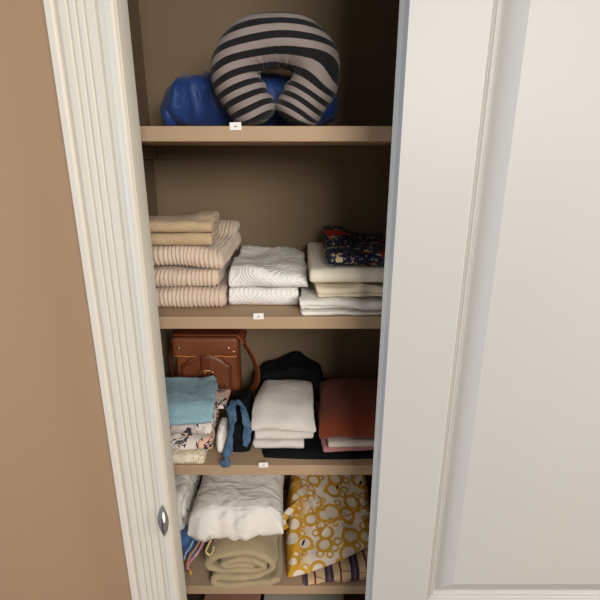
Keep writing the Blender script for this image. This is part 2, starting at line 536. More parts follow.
for i in range(25):
    th = math.pi*i/24
    row = []
    for k in range(28):
        a = 2*math.pi*k/28
        q = Vector((math.sin(th)*math.cos(a)*0.026, math.cos(th)*0.062, math.sin(th)*math.sin(a)*0.042 + 0.043))
        q += q.normalized()*nz(q, 25, 8)*0.006
        row.append(bm.verts.new(q + c0 + Vector((0.0, 0.075+0.0, 0))))
    rows.append(row)
grid_faces(bm, rows, True)
mn = min(v.co.z for v in bm.verts)
for v in bm.verts: v.co.z -= mn
obj('tucked_end', bm, M['nylon'], t)

# ================================================================== SECOND SHELF
z2 = ZS[1]
n = NB('ribbed pile'); v = n.coord()
a = n.noise(v, 420, 3, .7)
xr_ = n.sep(v)[0]
M['rib'] = n.done(n.mix(a, srgb(204, 182, 162), srgb(232, 214, 196)), 1.0, n.bump(a, 0.5, 0.002), sheen=0.2, spec=0.05)
RP = 0.0104
def ribf(ph):
    return lambda a: 0.0052*abs(math.sin(math.pi*(a/RP + ph)))**0.8 - 0.0030
def ex_top(q):
    # front right corner sags over the towel beneath
    s = sstep(-0.02, 0.09, q.x)*sstep(0.14, 0.0, q.y)
    q = q.copy(); q.z -= 0.010*s*(1 if q.z < 0.04 else 0.5)
    q.x += 0.12*q.y*0 - 0.25*(q.z)*0.15
    q.z += 0.032*sstep(0.150, 0.24, q.y)*min(1, q.z/0.03)
    return q
folded('ribbed_towel', 'beige pink ribbed plush towel at the bottom of the ribbed stack', 'towel', -0.385, -0.184, 1.050, 0.25, z2, 0.048, 2, M['rib'], 1, 'ribbed beige towels', 0.0, 0.005, 13, 0.0015, ribf(0), 0.0014)
folded('ribbed_towel', 'beige pink ribbed plush towel in the middle of the ribbed stack', 'towel', -0.388, -0.197, 1.050, 0.25, z2+0.0505, 0.041, 2, M['rib'], 2, 'ribbed beige towels', 0.015, 0.005, 13, 0.0015, ribf(.3), 0.0014)
folded('ribbed_towel', 'beige pink ribbed plush towel sagging on top, right under the tan towels', 'towel', -0.382, -0.180, 1.042, 0.27, z2+0.094, 0.043, 2, M['rib'], 3, 'ribbed beige towels', -0.03, 0.006, 11, 0.0015, ribf(.6), 0.0014, extra=ex_top)
M['tan_terry'] = terry_mat('tan terry', srgb(214, 188, 150))
folded('terry_towel', 'tan terry hand towel on the ribbed stack, lower of the two', 'towel', -0.378, -0.207, 1.048, 0.112, z2+0.138, 0.030, 2, M['tan_terry'], 4, 'tan terry hand towels', 0.0, 0.004, 16, 0.0016, fs=110)
folded('terry_towel', 'tan terry hand towel on the ribbed stack, upper one with a loose flap', 'towel', -0.380, -0.204, 1.042, 0.115, z2+0.168, 0.028, 3, M['tan_terry'], 5, 'tan terry hand towels', 0.02, 0.005, 16, 0.0016, fs=110,
       extra=lambda q: Vector((q.x, q.y, q.z + 0.010*sstep(0.0, 0.06, q.x)*sstep(0.015, 0.05, q.y)*min(1, q.z/0.02))))

# --- white matelasse coverlets
n = NB('white matelasse'); v = n.coord(); X, Y, Z = n.sep(v)[:3]
def tri(s, per):
    return n.math('ABSOLUTE', n.math('SUBTRACT', n.math('FRACT', n.math('DIVIDE', s, per)), 0.5))
yz = n.math('ADD', Y, n.math('MULTIPLY', Z, -1.0))
dd = n.math('ADD', tri(X, 0.07), tri(yz, 0.07))
hh = n.math('SINE', n.math('MULTIPLY', dd, 38.0))
nm = n.bump(hh, 0.36, 0.003); nm = n.bump(n.noise(v, 300, 2), 0.2, 0.001, nm)
c = n.mix(n.ramp(hh, -1, 1), srgb(236, 233, 229), srgb(243, 241, 238))
M['matel'] = n.done(c, 0.9, nm, spec=0.1)
folded('white_coverlet', 'white embossed coverlet with diamond pattern, lower of the pair', 'coverlet', -0.177, -0.004, 1.070, 0.27, z2, 0.047, 4, M['matel'], 11, 'white embossed coverlets', 0.0, 0.006, 13, 0.0015)
def ex_cov(q):
    q = q.copy(); s = sstep(-0.02, -0.10, q.x)
    q.y += 0.03*s*(q.z/0.045); q.z *= 1 + 0.30*nz(q, 9, 3)
    q.z -= 0.012*sstep(0.06, 0.105, q.x)*min(1, q.z/.03)
    return q
folded('white_coverlet', 'white embossed coverlet with diamond pattern, upper one and wider', 'coverlet', -0.172, 0.021, 1.056, 0.28, z2+0.0495, 0.045, 4, M['matel'], 12, 'white embossed coverlets', 0.03, 0.009, 12, 0.002, extra=ex_cov)

# --- right stack: white cotton, thin cream cloth, thick cream sheet, navy floral cloth
M['white_cotton'] = cloth_mat('white cotton', srgb(238, 234, 228), 800, .25, wr=.2)
M['cream'] = cloth_mat('cream sheet', srgb(236, 228, 210), 900, .2, wr=.25)
M['cream2'] = cloth_mat('ivory cloth', srgb(232, 221, 197), 900, .2, wr=.35)
folded('folded_sheet', 'white cotton sheet at the bottom of the stack under the navy floral cloth', 'sheet', 0.000, 0.245, 1.338, 0.33, z2, 0.038, 4, M['white_cotton'], 21, None, math.pi, 0.007, 17, 0.003, tfill=0.75)
folded('folded_sheet', 'thin ivory cloth squeezed between the cream sheet and the white cotton sheet', 'sheet', 0.030, 0.240, 1.318, 0.30, z2+0.0395, 0.026, 3, M['cream2'], 22, None, math.pi+0.03, 0.007, 19, 0.003)
folded('folded_sheet', 'smooth cream sheet folded thick, directly under the navy floral cloth', 'sheet', 0.022, 0.240, 1.012, 0.345, z2+0.0655, 0.036, 2, M['cream'], 23, None, 0.0, 0.005, 10, 0.001)
n = NB('navy floral'); v = n.coord(); w = n.node('ShaderNodeVectorMath', operation='ADD')
nzv = n.node('ShaderNodeTexNoise'); n.put(nzv.inputs['Vector'], v); nzv.inputs['Scale'].default_value = 40
mv = n.node('ShaderNodeVectorMath', operation='SCALE'); n.put(mv.inputs[0], nzv.outputs['Color']); mv.inputs['Scale'].default_value = 0.03
n.put(w.inputs[0], v); n.put(w.inputs[1], mv.outputs[0]); wv = w.outputs[0]
col = n.mix(n.noise(v, 30, 2), srgb(12, 18, 38), srgb(26, 38, 68))
vo = n.voronoi(wv, 48); g = n.math('LESS_THAN', vo.outputs['Distance'], 0.42)
gs = n.sep(vo.outputs['Color'])
leafc = n.mix(gs[0], srgb(200, 180, 140), srgb(70, 110, 130))
leafc = n.mix(n.math('GREATER_THAN', gs[1], 0.82), leafc, srgb(190, 70, 60))
col = n.mix(n.math('MULTIPLY', g, n.math('GREATER_THAN', gs[2], 0.45)), col, leafc)
vo2 = n.voronoi(wv, 130); g2 = n.math('LESS_THAN', vo2.outputs['Distance'], 0.25)
col = n.mix(n.math('MULTIPLY', g2, 0.7), col, srgb(190, 170, 130))
def spot(nb, vec, cx, cy, cz, r, soft=0.25):
    x = nb.node('ShaderNodeVectorMath', operation='DISTANCE'); nb.put(x.inputs[0], vec); x.inputs[1].default_value = (cx, cy, cz)
    return nb.math('SUBTRACT', 1.0, nb.ramp(x.outputs['Value'], r*(1-soft), r), True)
for (cx, cy, cz, r) in ((-0.055, 0.21, 0.05, 0.032), (0.045, 0.02, 0.025, 0.021)):
    col = n.mix(spot(n, wv, cx+0.015, cy+0.015, cz+0.015, r), col, n.mix(n.noise(v, 90, 2), srgb(190, 52, 44), srgb(110, 22, 26)))
M['floral'] = n.done(col, 0.75, n.bump(n.noise(v, 30, 3), .3, .005), spec=0.25)
folded('floral_cloth', 'navy cloth printed with red flowers and leaves, topping the cream sheets', 'cloth', 0.066, 0.238, 1.022, 0.30, z2+0.1035, 0.030, 3, M['floral'], 31, None, 0.0, 0.005, 13, 0.002,
       extra=lambda q: Vector((q.x, q.y, q.z + (0.020*sstep(0.12, 0.24, q.y)*sstep(0.03, -0.05, q.x))*min(1, q.z/.02))))

# ================================================================== THIRD SHELF
z3 = ZS[2]
n = NB('gold brocade'); v = n.coord()
vo = n.voronoi(v, 150, 'DISTANCE_TO_EDGE'); e = n.math('LESS_THAN', vo.outputs['Distance'], 0.12)
bl = n.math('GREATER_THAN', n.noise(v, 70, 2), 0.52)
col = n.mix(n.math('MULTIPLY', bl, 0.8), srgb(226, 214, 186), srgb(176, 146, 92)); col = n.mix(e, col, srgb(236, 228, 208))
M['gold'] = n.done(col, 0.5, n.bump(n.noise(v, 150, 2), .5, .003), spec=0.4)
def print_mat(name, basec, pink, ink, s1=26, thr=0.035, pk=0.56, seed=0.0):
    n = NB(name); v = n.mapping(n.coord(), loc=(seed, seed*2, seed*3))
    a = n.noise(v, s1, 2.5, .55, 2.0)
    l1 = n.math('LESS_THAN', n.math('ABSOLUTE', n.math('SUBTRACT', a, 0.5)), thr)
    m1 = n.math('GREATER_THAN', n.noise(v, 17, 1), 0.47)
    col = n.mix(n.math('GREATER_THAN', n.noise(v, 20, 1, .5, .5), pk), basec, pink)
    col = n.mix(n.math('MULTIPLY', l1, m1), col, ink)
    return n.done(col, 0.9, n.bump(n.noise(n.coord(), 60, 3), .35, .004), spec=0.12)
M['print1'] = print_mat('brush print', srgb(228, 220, 212), srgb(232, 188, 166), srgb(78, 72, 76), 17, .03)
M['print2'] = print_mat('ink print', srgb(222, 214, 210), srgb(198, 186, 182), srgb(70, 66, 74), 19, .055, .50, 2.7)
M['print3'] = print_mat('pink ink print', srgb(226, 190, 174), srgb(232, 214, 200), srgb(50, 44, 48), 46, .05, .55, 5.1)
folded('brocade_cloth', 'cream and gold brocade cloth at the bottom, overhanging the shelf edge', 'cloth', -0.405, -0.251, 0.994, 0.17, z3, 0.032, 2, M['gold'], 41, None, 0.0, 0.005, 17, 0.003)
folded('printed_cloth', 'white cloth with pink patches and black brush strokes, above the gold brocade', 'cloth', -0.405, -0.232, 1.000, 0.17, z3+0.034, 0.040, 3, M['print1'], 42, 'printed cloths', 0.04, 0.008, 19, 0.004)
folded('printed_cloth', 'white cloth with heavy black ink print, directly under the aqua cloth', 'cloth', -0.405, -0.231, 1.006, 0.17, z3+0.076, 0.036, 3, M['print2'], 43, 'printed cloths', 0.0, 0.008, 19, 0.004)
# a paler pile bulging out on the right
folded('printed_cloth', 'small pink cloth with dark print poking out right of the aqua cloth', 'cloth', -0.250, -0.202, 1.070, 0.10, z3+0.114, 0.012, 2, M['print3'], 44, 'printed cloths', 0.0, 0.002, 18, 0.001)
M['aqua'] = terry_mat('aqua microfibre', srgb(158, 198, 212), 500, .2)
def ex_aqua(q):
    q = q.copy()
    s = sstep(0.055, 0.0, q.y); q.z -= 0.030*s*s
    q.x += 0.06*(q.y-0.1)*0.5
    c_ = sstep(0.07, 0.10, q.x)*sstep(0.13, 0.18, q.y); q.z -= 0.012*c_; q.x -= 0.012*c_
    return q
o = folded('aqua_cloth', 'pale aqua microfibre cloth draped on top of the printed cloths', 'cloth', -0.405, -0.222, 0.990, 0.185, z3+0.126, 0.014, 2, M['aqua'], 45, None, 0.06, 0.005, 15, 0.002, extra=ex_aqua)
bm = bmesh.new()
for k in range(3):
    pass
# --- white bundle at the right foot of the stack
def lump(name, label, cat, loc, size, mat, seed, amp=0.006, scale=20, parent=None, pw=0.8, group=None):
    bm = bmesh.new(); rows = []
    for i in range(33):
        th = math.pi*i/32; row = []
        for k in range(48):
            a = 2*math.pi*k/48
            f = lambda c: math.copysign(abs(c)**pw, c)
            q = Vector((f(math.sin(th))*f(math.cos(a))*size[0]/2, f(math.sin(th))*f(math.sin(a))*size[1]/2, f(math.cos(th))*size[2]/2))
            nn = q.normalized()
            q += nn*(nz(q, scale, seed)*amp + max(0, ridge(q, scale*1.5, seed+3)-.3)*amp*.7)
            row.append(bm.verts.new(q))
        rows.append(row)
    grid_faces(bm, rows, True)
    bmesh.ops.remove_doubles(bm, verts=bm.verts, dist=1e-5)
    mn = min(v.co.z for v in bm.verts)
    for v in bm.verts: v.co.z -= mn
    o = obj(name, bm, mat, parent); o.location = loc
    if parent is None: tag(o, label, cat, group)
    return o
lump('rolled_cloth', 'small off-white rolled cloth tucked at the right foot of the printed cloths', 'cloth', (-0.212, 1.075, z3+0.0006), (0.027, 0.10, 0.078), M['white_cotton'], 5)

# --- brown leather satchel
n = NB('brown leather'); v = n.coord()
a = n.noise(v, 160, 3); b = n.noise(v, 9, 3)
M['leather'] = n.done(n.mix(b, srgb(88, 44, 22), srgb(142, 78, 42)), n.ramp(b, -0.6, 1.6), n.bump(a, .25, .002), spec=0.5)
n = NB('dark leather'); v = n.coord()
M['leather2'] = n.done(n.mix(n.noise(v, 12, 3), srgb(84, 38, 20), srgb(124, 60, 32)), 0.45, n.bump(n.noise(v, 160, 3), .25, .002), spec=0.45)
n = NB('old brass'); M['brass'] = n.done(srgb(196, 160, 110), 0.35, metal=0.9)
n = NB('leather stitching'); M['stitch'] = n.done(srgb(190, 120, 76), 0.6)
SBx, SBw, SBh, SBd = P(208, 370, 1.265).x, 0.196, 0.262, 0.072
sb = thing('leather_satchel', 'brown leather shoulder bag with flap and buckle, upright at the back', 'bag', (SBx, 1.29, z3+0.0006))
def slab(bm, w, h, y0, y1, z0, bulge=0.0, rc=0.02, nx=24, nzz=24, top_curve=None):
    """cushiony rounded slab in the x-z plane between y0 (front) and y1"""
    rows = []
    def pt(u, v):
        x = (u-.5)*w; z = z0 + v*h
        if top_curve: z = z0 + v*(h + top_curve(u))
        return x, z
    fr, bk = [], []
    for j in range(nzz+1):
        r1, r2 = [], []
        for i in range(nx+1):
            u, v = i/nx, j/nzz
            x, z = pt(u, v)
            # round corners
            ax, az = abs(x)-(w/2-rc), abs(z-(z0+h/2))-(h/2-rc)
            if ax > 0 and az > 0:
                L = math.hypot(ax, az); mx = max(ax, az)
                if L > 0: k = mx/L; x = math.copysign(w/2-rc+ax*k, x); z = (z0+h/2)+math.copysign(h/2-rc+az*k, z-(z0+h/2))
            e = min(u, 1-u)*w; e2 = min(v, 1-v)*h; ed = min(1.0, min(e, e2)/0.012); ed = math.sqrt(max(0, 1-(1-ed)**2))
            yc = (y0+y1)/2; hy = (y1-y0)/2
            bu = bulge*math.sin(math.pi*u)*math.sin(math.pi*v)
            wob = nz((x, 0, z), 14, w*31)*0.0016*ed
            r1.append(bm.verts.new((x, yc - hy*(0.35+0.65*ed) - bu + wob, z)))
            r2.append(bm.verts.new((x, yc + hy*(0.35+0.65*ed) + bu*.3 + wob, z)))
        fr.append(r1); bk.append(r2)
    grid_faces(bm, fr); grid_faces(bm, bk)
    def ringv(R): return [R[0][i] for i in range(nx)] + [R[j][nx] for j in range(nzz)] + [R[nzz][i] for i in range(nx, 0, -1)] + [R[j][0] for j in range(nzz, 0, -1)]
    A, B = ringv(fr), ringv(bk); m = len(A)
    for i in range(m): bm.faces.new((A[i], A[(i+1)%m], B[(i+1)%m], B[i]))
    return bm
bm = bmesh.new(); slab(bm, SBw, SBh, -SBd/2, SBd/2, 0, 0.006, 0.018); obj('bag_body', bm, M['leather'], sb)
bm = bmesh.new(); slab(bm, SBw+0.004, 0.060, -SBd/2-0.011, -SBd/2+0.006, SBh-0.062, 0.002, 0.012); obj('bag_flap', bm, M['leather'], sb)
bm = bmesh.new(); slab(bm, SBw+0.004, SBd+0.006, -0.006, 0.006, -SBd/2-0.003, 0.0, 0.010)
for v_ in bm.verts: v_.co = Vector((v_.co.x, v_.co.z - 0.001, SBh + 0.003 + v_.co.y*0.7))
obj('bag_top', bm, M['leather2'], sb)
bm = bmesh.new(); slab(bm, 0.152, 0.150, -SBd/2-0.016, -SBd/2+0.004, 0.040, 0.004, 0.030, top_curve=lambda u: 0.022*math.cos((u-.5)*math.pi*1.4))
pk_ = obj('front_pocket', bm, M['leather'], sb)
bm = bmesh.new(); slab(bm, 0.062, 0.170, -SBd/2-0.0205, -SBd/2-0.012, 0.030, 0.001, 0.012)
for v_ in bm.verts: v_.co.x += 0.046
bm.free()
bm = bmesh.new(); tube(bm, [(-SBw/2+0.004+(SBw-0.008)*i/20, -SBd/2-0.0105, SBh-0.061+0.0008*math.sin(i)) for i in range(21)], 0.0022, 8); obj('piping', bm, M['stitch'], sb)
# pocket piping
pts = []
for k in range(41):
    u = k/40; x = (u-.5)*0.142
    pts.append((x, -SBd/2-0.0195, 0.178 + 0.020*math.cos((u-.5)*math.pi*1.4)))
bm = bmesh.new(); tube(bm, [(-0.072, -SBd/2-0.016, 0.06)] + pts + [(0.072, -SBd/2-0.016, 0.06)], 0.0016, 6); obj('pocket_piping', bm, M['leather2'], sb)
bm = bmesh.new(); slab(bm, 0.026, 0.098, -SBd/2-0.027, -SBd/2-0.0212, SBh-0.150, 0.0, 0.008, 8, 16)
tb = obj('closure_tab', bm, M['leather2'], sb)
bm = bmesh.new()
bx = [(-0.017, -0.012), (0.017, -0.012), (0.017, 0.012), (-0.017, 0.012), (-0.017, -0.012)]
tube(bm, [(a, -SBd/2-0.0285, SBh-0.112+b) for a, b in bx], 0.0018, 8); tube(bm, [(0, -SBd/2-0.0290, SBh-0.126), (0, -SBd/2-0.0300, SBh-0.098)], 0.0014, 8)
obj('buckle', bm, M['brass'], tb)
for x, z in ((-0.078, SBh-0.034), (0.070, SBh-0.034), (0.085, SBh-0.046), (-0.020, SBh-0.113), (0.020, SBh-0.111)):
    bm = bmesh.new(); bmesh.ops.create_uvsphere(bm, u_segments=14, v_segments=8, radius=0.0052)
    for v_ in bm.verts: v_.co = Vector((v_.co.x + x, v_.co.y*0.5 - SBd/2 - (0.0125 if abs(x) > .05 else 0.0205), v_.co.z + z))
    obj('stud', bm, M['brass'], sb)
for s in (-1, 1):
    bm = bmesh.new(); tube(bm, [(s*(SBw/2+0.004), 0.009*math.cos(q*math.pi/8), SBh-0.012+0.011*math.sin(q*math.pi/8)) for q in range(17)], 0.0018, 8); obj('strap_ring', bm, M['brass'], sb)
# shoulder strap: left ring, down the left, and the long loop over the top and down the right
SO = Vector((SBx, 1.29, z3))
lp = [P(174, 338, 1.29)-SO, P(171, 350, 1.29)-SO, P(171, 364, 1.29)-SO, P(175, 380, 1.29)-SO]
bm = bmesh.new(); strip3(bm, catmull([(p.x, 0, p.z) for p in lp], 8), 0.018, 0.004, (0, 1, 0)); obj('strap_end', bm, M['leather2'], sb)
pts = [(226, 334.5), (236, 333.5), (241, 337), (246, 346), (253, 358), (257, 370), (256.5, 382), (252, 390), (245, 396), (236, 400)]
yo = [-.02, -.022, -.024, -.028, -.033, -.038, -.038, -.034, -.028, -.020]
lp = []
for (a, b), y in zip(pts, yo):
    p = P(a, b, 1.29+y) - SO; lp.append((p.x, y, p.z))
bm = bmesh.new(); strip3(bm, catmull(lp, 8), 0.027, 0.0045, lambda f: (0.25, 1, 0.1) if f < 0.3 else (-0.65, 0.75, -0.2)); obj('shoulder_strap', bm, M['leather'], sb)
pts = [(212, 333.6), (222, 332.6), (232, 332.2), (240, 333.0), (246, 335.5), (242, 338.5)]
lp = []
for a, b in pts:
    p = P(a, b, 1.315) - SO; lp.append((p.x, 0.025, p.z + 0.004))
bm = bmesh.new(); strip3(bm, catmull(lp, 8), 0.024, 0.004, (0.1, 1, 0.4)); obj('strap_slack', bm, M['leather2'], sb)

# --- black garment heap
M['black'] = cloth_mat('black knit', (.006, .007, .009), 600, .3, .95, sheen=0.0, wr=.4)
def wr_black(bm):
    for v in bm.verts:
        if v.co.z > 0.03: v.co += Vector((nz(v.co, 25, 1), nz(v.co, 25, 2), nz(v.co, 25, 3)))*0.007
bm = bmesh.new()
mound(bm, -0.150, 0.085, 1.268, 1.392, 60, 40, lambda x, y: 0.150 - 0.030*abs(x+0.02)/0.1 + 0.012*nz((x, y, 0), 16, 4)); wr_black(bm)
bg = obj('black_garment', bm, M['black']); bg.location = (0, 0, z3+0.0006)
tag(bg, 'large black garment heaped against the back wall behind the white towels', 'clothing')
bm = bmesh.new()
mound(bm, -0.112, 0.262, 1.024, 1.245, 90, 50, lambda x, y: 0.014 + 0.0015*nz((x, y, 0), 30, 4))
bg = obj('dark_cloth', bm, M['black']); bg.location = (0, 0, z3+0.0006)
tag(bg, 'thin black cloth spread flat under the white towels and the rust towel', 'cloth')
bm = bmesh.new()
mound(bm, -0.197, -0.136, 1.055, 1.215, 40, 50, lambda x, y: 0.080 + 0.030*sstep(1.06, 1.16, y) + 0.012*nz((x, y, 0), 22, 9)); wr_black(bm)
bg = obj('dark_bundle', bm, M['black']); bg.location = (0, 0, z3+0.0006)
tag(bg, 'black cloth bundle under the blue sash, left of the white towels', 'cloth')

# --- blue sash
n = NB('faded blue cotton'); v = n.coord()
M['denim'] = n.done(n.mix(n.noise(v, 60, 4), srgb(16, 30, 56), srgb(104, 138, 170)), 0.9, n.bump(n.noise(v, 300, 2), .5, .002), spec=0.1)
pts = [((245, 446), 1.042), ((247.5, 432), 1.050), ((245, 416), 1.062), ((241, 405), 1.085), ((235, 401.5), 1.09), ((231.5, 408), 1.058), ((232, 420), 1.044), ((231, 432), 1.036), ((229.5, 444), 1.024), ((227, 455), 1.010), ((225.5, 461), 0.998), ((226, 467), 0.994)]
o0 = P(230, 450, 1.03); o0.z = z3
lp = catmull([P(a[0], a[1], y) - o0 for a, y in pts], 8)
bm = bmesh.new()
strip3(bm, lp, lambda f: 0.018 + 0.005*math.sin(f*17) + (0.010 if f > .9 else 0) - 0.012*math.exp(-((f-.86)/.03)**2), 0.008, lambda f: (1, 0.25*math.sin(f*9), 0.1))
bmesh.ops.subdivide_edges(bm, edges=bm.edges[:], cuts=1, use_grid_fill=True)
for v_ in bm.verts: v_.co += Vector((nz(v_.co, 60, 1), nz(v_.co, 60, 2), nz(v_.co, 60, 3)))*0.0045
sa = obj('cloth_sash', bm, M['denim']); sa.location = o0
tag(sa, 'faded blue cloth sash looped down the front of the black garment', 'sash')

# --- white towels
M['wt'] = terry_mat('white terry', srgb(250, 242, 235), 950, .10)
folded('white_towel', 'white terry towel at the bottom of the white stack in the centre', 'towel', -0.128, 0.010, 1.040, 0.19, z3+0.018, 0.022, 2, M['wt'], 51, 'white terry towels', -0.01, 0.005, 15, 0.0015)
folded('white_towel', 'white terry towel in the middle of the white stack in the centre', 'towel', -0.123, 0.037, 1.044, 0.19, z3+0.042, 0.027, 2, M['wt'], 52, 'white terry towels', 0.03, 0.005, 15, 0.0015)
def ex_wt(q):
    q = q.copy()
    q.z += (0.016*math.sin(math.pi*min(1, max(0, (q.y-.02)/0.2))) - 0.014*sstep(0.06, 0.0, q.y))*min(1, q.z/.03)
    k = 1 - 0.14*sstep(0.06, 0.2, q.y); q.x *= k; q.z -= 0.014*sstep(0.05, 0.09, abs(q.x))*min(1, q.z/.03)
    return q
wt = folded('white_towel', 'white terry towel on top of the white stack, thickly folded', 'towel', -0.133, 0.038, 1.034, 0.20, z3+0.071, 0.050, 4, M['wt'], 53, 'white terry towels', -0.05, 0.008, 13, 0.0015, extra=ex_wt)

# --- rust towel stack
M['rust'] = terry_mat('rust terry', srgb(138, 66, 42), 520, .2)
M['pink'] = terry_mat('pink terry', srgb(214, 150, 150), 500, .2)
M['wt2'] = cloth_mat('white waffle', srgb(220, 208, 200), 400, .5)
folded('thin_towel', 'thin pink towel lying on the black garment below the rust towel', 'towel', 0.062, 0.245, 1.026, 0.24, z3+0.022, 0.014, 2, M['pink'], 61, None, 0.05, 0.003, 18, 0.001)
folded('thin_towel', 'thin white towel between the pink towel and the rust towel', 'towel', 0.075, 0.25, 1.020, 0.24, z3+0.038, 0.017, 3, M['wt2'], 62, None, 0.04, 0.002, 18, 0.001)
folded('rust_towel', 'rust brown thick bath towel folded on the right of the third shelf', 'towel', 0.050, 0.262, 1.020, 0.25, z3+0.058, 0.056, 2, M['rust'], 63, None, 0.0, 0.007, 12, 0.002,
       extra=lambda q: Vector((q.x + 0.02*sstep(0.0, 0.2, q.y)*0.5, q.y, q.z + (0.010*math.sin(math.pi*min(1, max(0, q.y/0.25))) - 0.010*sstep(0.05, 0.0, q.y) - 0.012*sstep(-0.06, -0.105, q.x))*min(1, q.z/.03))))

# ================================================================== BOTTOM SHELF
z4 = ZS[3]
# --- khaki blanket rolled up, its spiral end towards the room
n = NB('khaki fleece'); v = n.coord(); a = n.noise(v, 420, 3, .65)
c = n.mix(a, srgb(160, 142, 110), srgb(198, 180, 146)); c = n.mix(n.math('MULTIPLY', n.noise(v, 24, 2), .4), c, srgb(160, 143, 112))
a = n.noise(v, 200, 3, .7)
M['khaki'] = n.done(c, 1.0, n.bump(a, .6, .003), sheen=0.25, spec=0.05)
kx = P(240, 560, 1.0).x
spiral = [(0.106, 0.020), (0.075, 0.010), (0.02, 0.011), (-0.035, 0.0105), (-0.072, 0.015), (-0.078, 0.027), (-0.060, 0.036), (-0.020, 0.036), (0.02, 0.034), (0.060, 0.040), (0.088, 0.058), (0.094, 0.082), (0.080, 0.108), (0.050, 0.124), (0.0, 0.130), (-0.05, 0.124), (-0.085, 0.106),
          (-0.098, 0.080), (-0.088, 0.062), (-0.055, 0.058), (-0.01, 0.060), (0.035, 0.060), (0.064, 0.068), (0.066, 0.084), (0.048, 0.096), (0.01, 0.102), (-0.03, 0.098), (-0.052, 0.086), (-0.03, 0.079), (0.005, 0.080), (0.034, 0.078)]
path = resample(catmull([Vector((a, b)) for a, b in spiral], 10), 0.006)
bm = bmesh.new()
ribbon(bm, path, 0.0185, 0.0, 0.30, 0.012, 'Y', None, wrinkler(0.008, 15, 71, 0.002, 60))
mn = min(v.co.z for v in bm.verts)
for v_ in bm.verts: v_.co.z -= mn; pass
kb = obj('khaki_blanket', bm, M['khaki']); kb.location = (kx, 0.992, z4+0.0006); kb.rotation_euler = (0, 0, 0)
tag(kb, 'khaki fleece blanket rolled up with its spiral end at the shelf edge', 'blanket')

# --- blue bundle with coloured cords
M['bluecloth'] = cloth_mat('blue cotton', srgb(84, 116, 166), 700, .3, wr=.4)
bb = thing('corded_bag', 'blue cloth bag with pink, orange and yellow cords, left of the khaki blanket', 'bag', (-0.360, 1.16, z4+0.0006))
lump('bag_body', '', '', (0, 0.01, 0), (0.112, 0.21, 0.108), M['bluecloth'], 6, 0.008, 16, bb, 0.65)
for (cname, colr, pts) in (
    ('pink_cord', srgb(200, 150, 165), [(204, 541), (200, 549), (196, 555), (190, 562), (187, 569)]),
    ('orange_cord', srgb(200, 135, 85), [(200, 541), (195, 549), (190, 556), (187, 565), (190, 571), (188, 574)]),
    ('yellow_cord', srgb(205, 185, 125), [(211, 540), (208, 546), (206, 552), (210, 555), (213, 551), (213.5, 547)]),
    ('pale_blue_cord', srgb(150, 180, 210), [(193, 541), (190, 548), (186, 553), (184, 560)]),
    ('gold_cord', srgb(205, 165, 80), [(186, 560), (189, 566), (191, 572), (190.5, 575)])):
    n = NB(cname); m_ = n.done(colr, 0.8, n.bump(n.noise(n.coord(), 400, 2), .4, .001))
    lp = [P(a, b, (0.984 if cname == 'yellow_cord' else 1.020 + 0.035*max(0, 1-k/2))) - Vector((-0.360, 1.16, z4)) for k, (a, b) in enumerate(pts)]
    bm = bmesh.new(); tube(bm, catmull(lp, 6), 0.0030 if cname != 'pink_cord' else 0.0042, 8); obj('cord', bm, m_, bb)['label'] = cname.replace('_', ' ')

# --- white pillow lying across them
n = NB('white percale'); v = n.coord()
cr = n.noise(n.mapping(v, (10, 26, 10), (0, 0, .5)), 1.0, 4, .5, 1.5)
nm = n.bump(cr, .45, .02); nm = n.bump(n.noise(v, 500, 2), .1, .001, nm)
M['percale'] = n.done(n.mix(cr, srgb(228, 223, 217), srgb(240, 236, 230)), 0.85, nm, spec=0.15)
px0, px1 = -0.320, -0.047
bm = bmesh.new(); rows = []; rows_b = []
NX, NY = 90, 90; PW, PD = px1-px0, 0.33
for j in range(NY+1):
    rt, rb = [], []
    for i in range(NX+1):
        u, v = i/NX, j/NY
        a, b = 2*u-1, 2*v-1
        th = ((1-abs(a)**5)**0.5 if abs(a) < 1 else 0)*((1-abs(b)**6)**0.5 if abs(b) < 1 else 0)
        x = (u-.5)*PW*(1 - 0.05*(1-abs(b))) ; y = v*PD
        p = Vector((x, y, 0))
        fold = 0.003*max(0, ridge((x*2.6+y*1.2, y*0.6-x*.5, 0), 12, 3))*th + 0.006*nz((x, y, 0), 9, 5)*th
        fr = sstep(0.16, 0.0, v)
        hem = fr*(0.004*math.sin(x*95+3*math.sin(x*31)) + 0.008*nz((x, y, 0), 42, 8) + 0.009*max(0, ridge((x*.7, y*1.6, 0), 30, 2)))
        zt = 0.052*th + fold + hem*0.8
        zbm = -0.045*th + hem*0.7 + 0.003*nz((x, y, 1), 20, 6)*th
        yy = y + fr*0.010*nz((x, 0, 0), 26, 4) - 0.006*fr*math.sin(x*60)
        dz = -sstep(0.10, 0.0, v)*(0.012 + 0.014*(1-u)); zt += dz; zbm += dz
        rt.append(bm.verts.new((x, yy, zt + 0.0035))); rb.append(bm.verts.new((x, yy, zbm - 0.0035)))
    rows.append(rt); rows_b.append(rb)
grid_faces(bm, rows); grid_faces(bm, rows_b)
def ringv(R, nx, ny): return [R[0][i] for i in range(nx)] + [R[j][nx] for j in range(ny)] + [R[ny][i] for i in range(nx, 0, -1)] + [R[j][0] for j in range(ny, 0, -1)]
A, B = ringv(rows, NX, NY), ringv(rows_b, NX, NY); m = len(A)
for i in range(m): bm.faces.new((A[i], A[(i+1)%m], B[(i+1)%m], B[i]))
pl = obj('white_pillow', bm, M['percale']); pl.location = ((px0+px1)/2, 1.012, z4+0.193); pl.rotation_euler = (0.0, -0.02, 0.0)
tag(pl, 'white pillow in a creased pillowcase lying on the rolled khaki blanket', 'pillow')
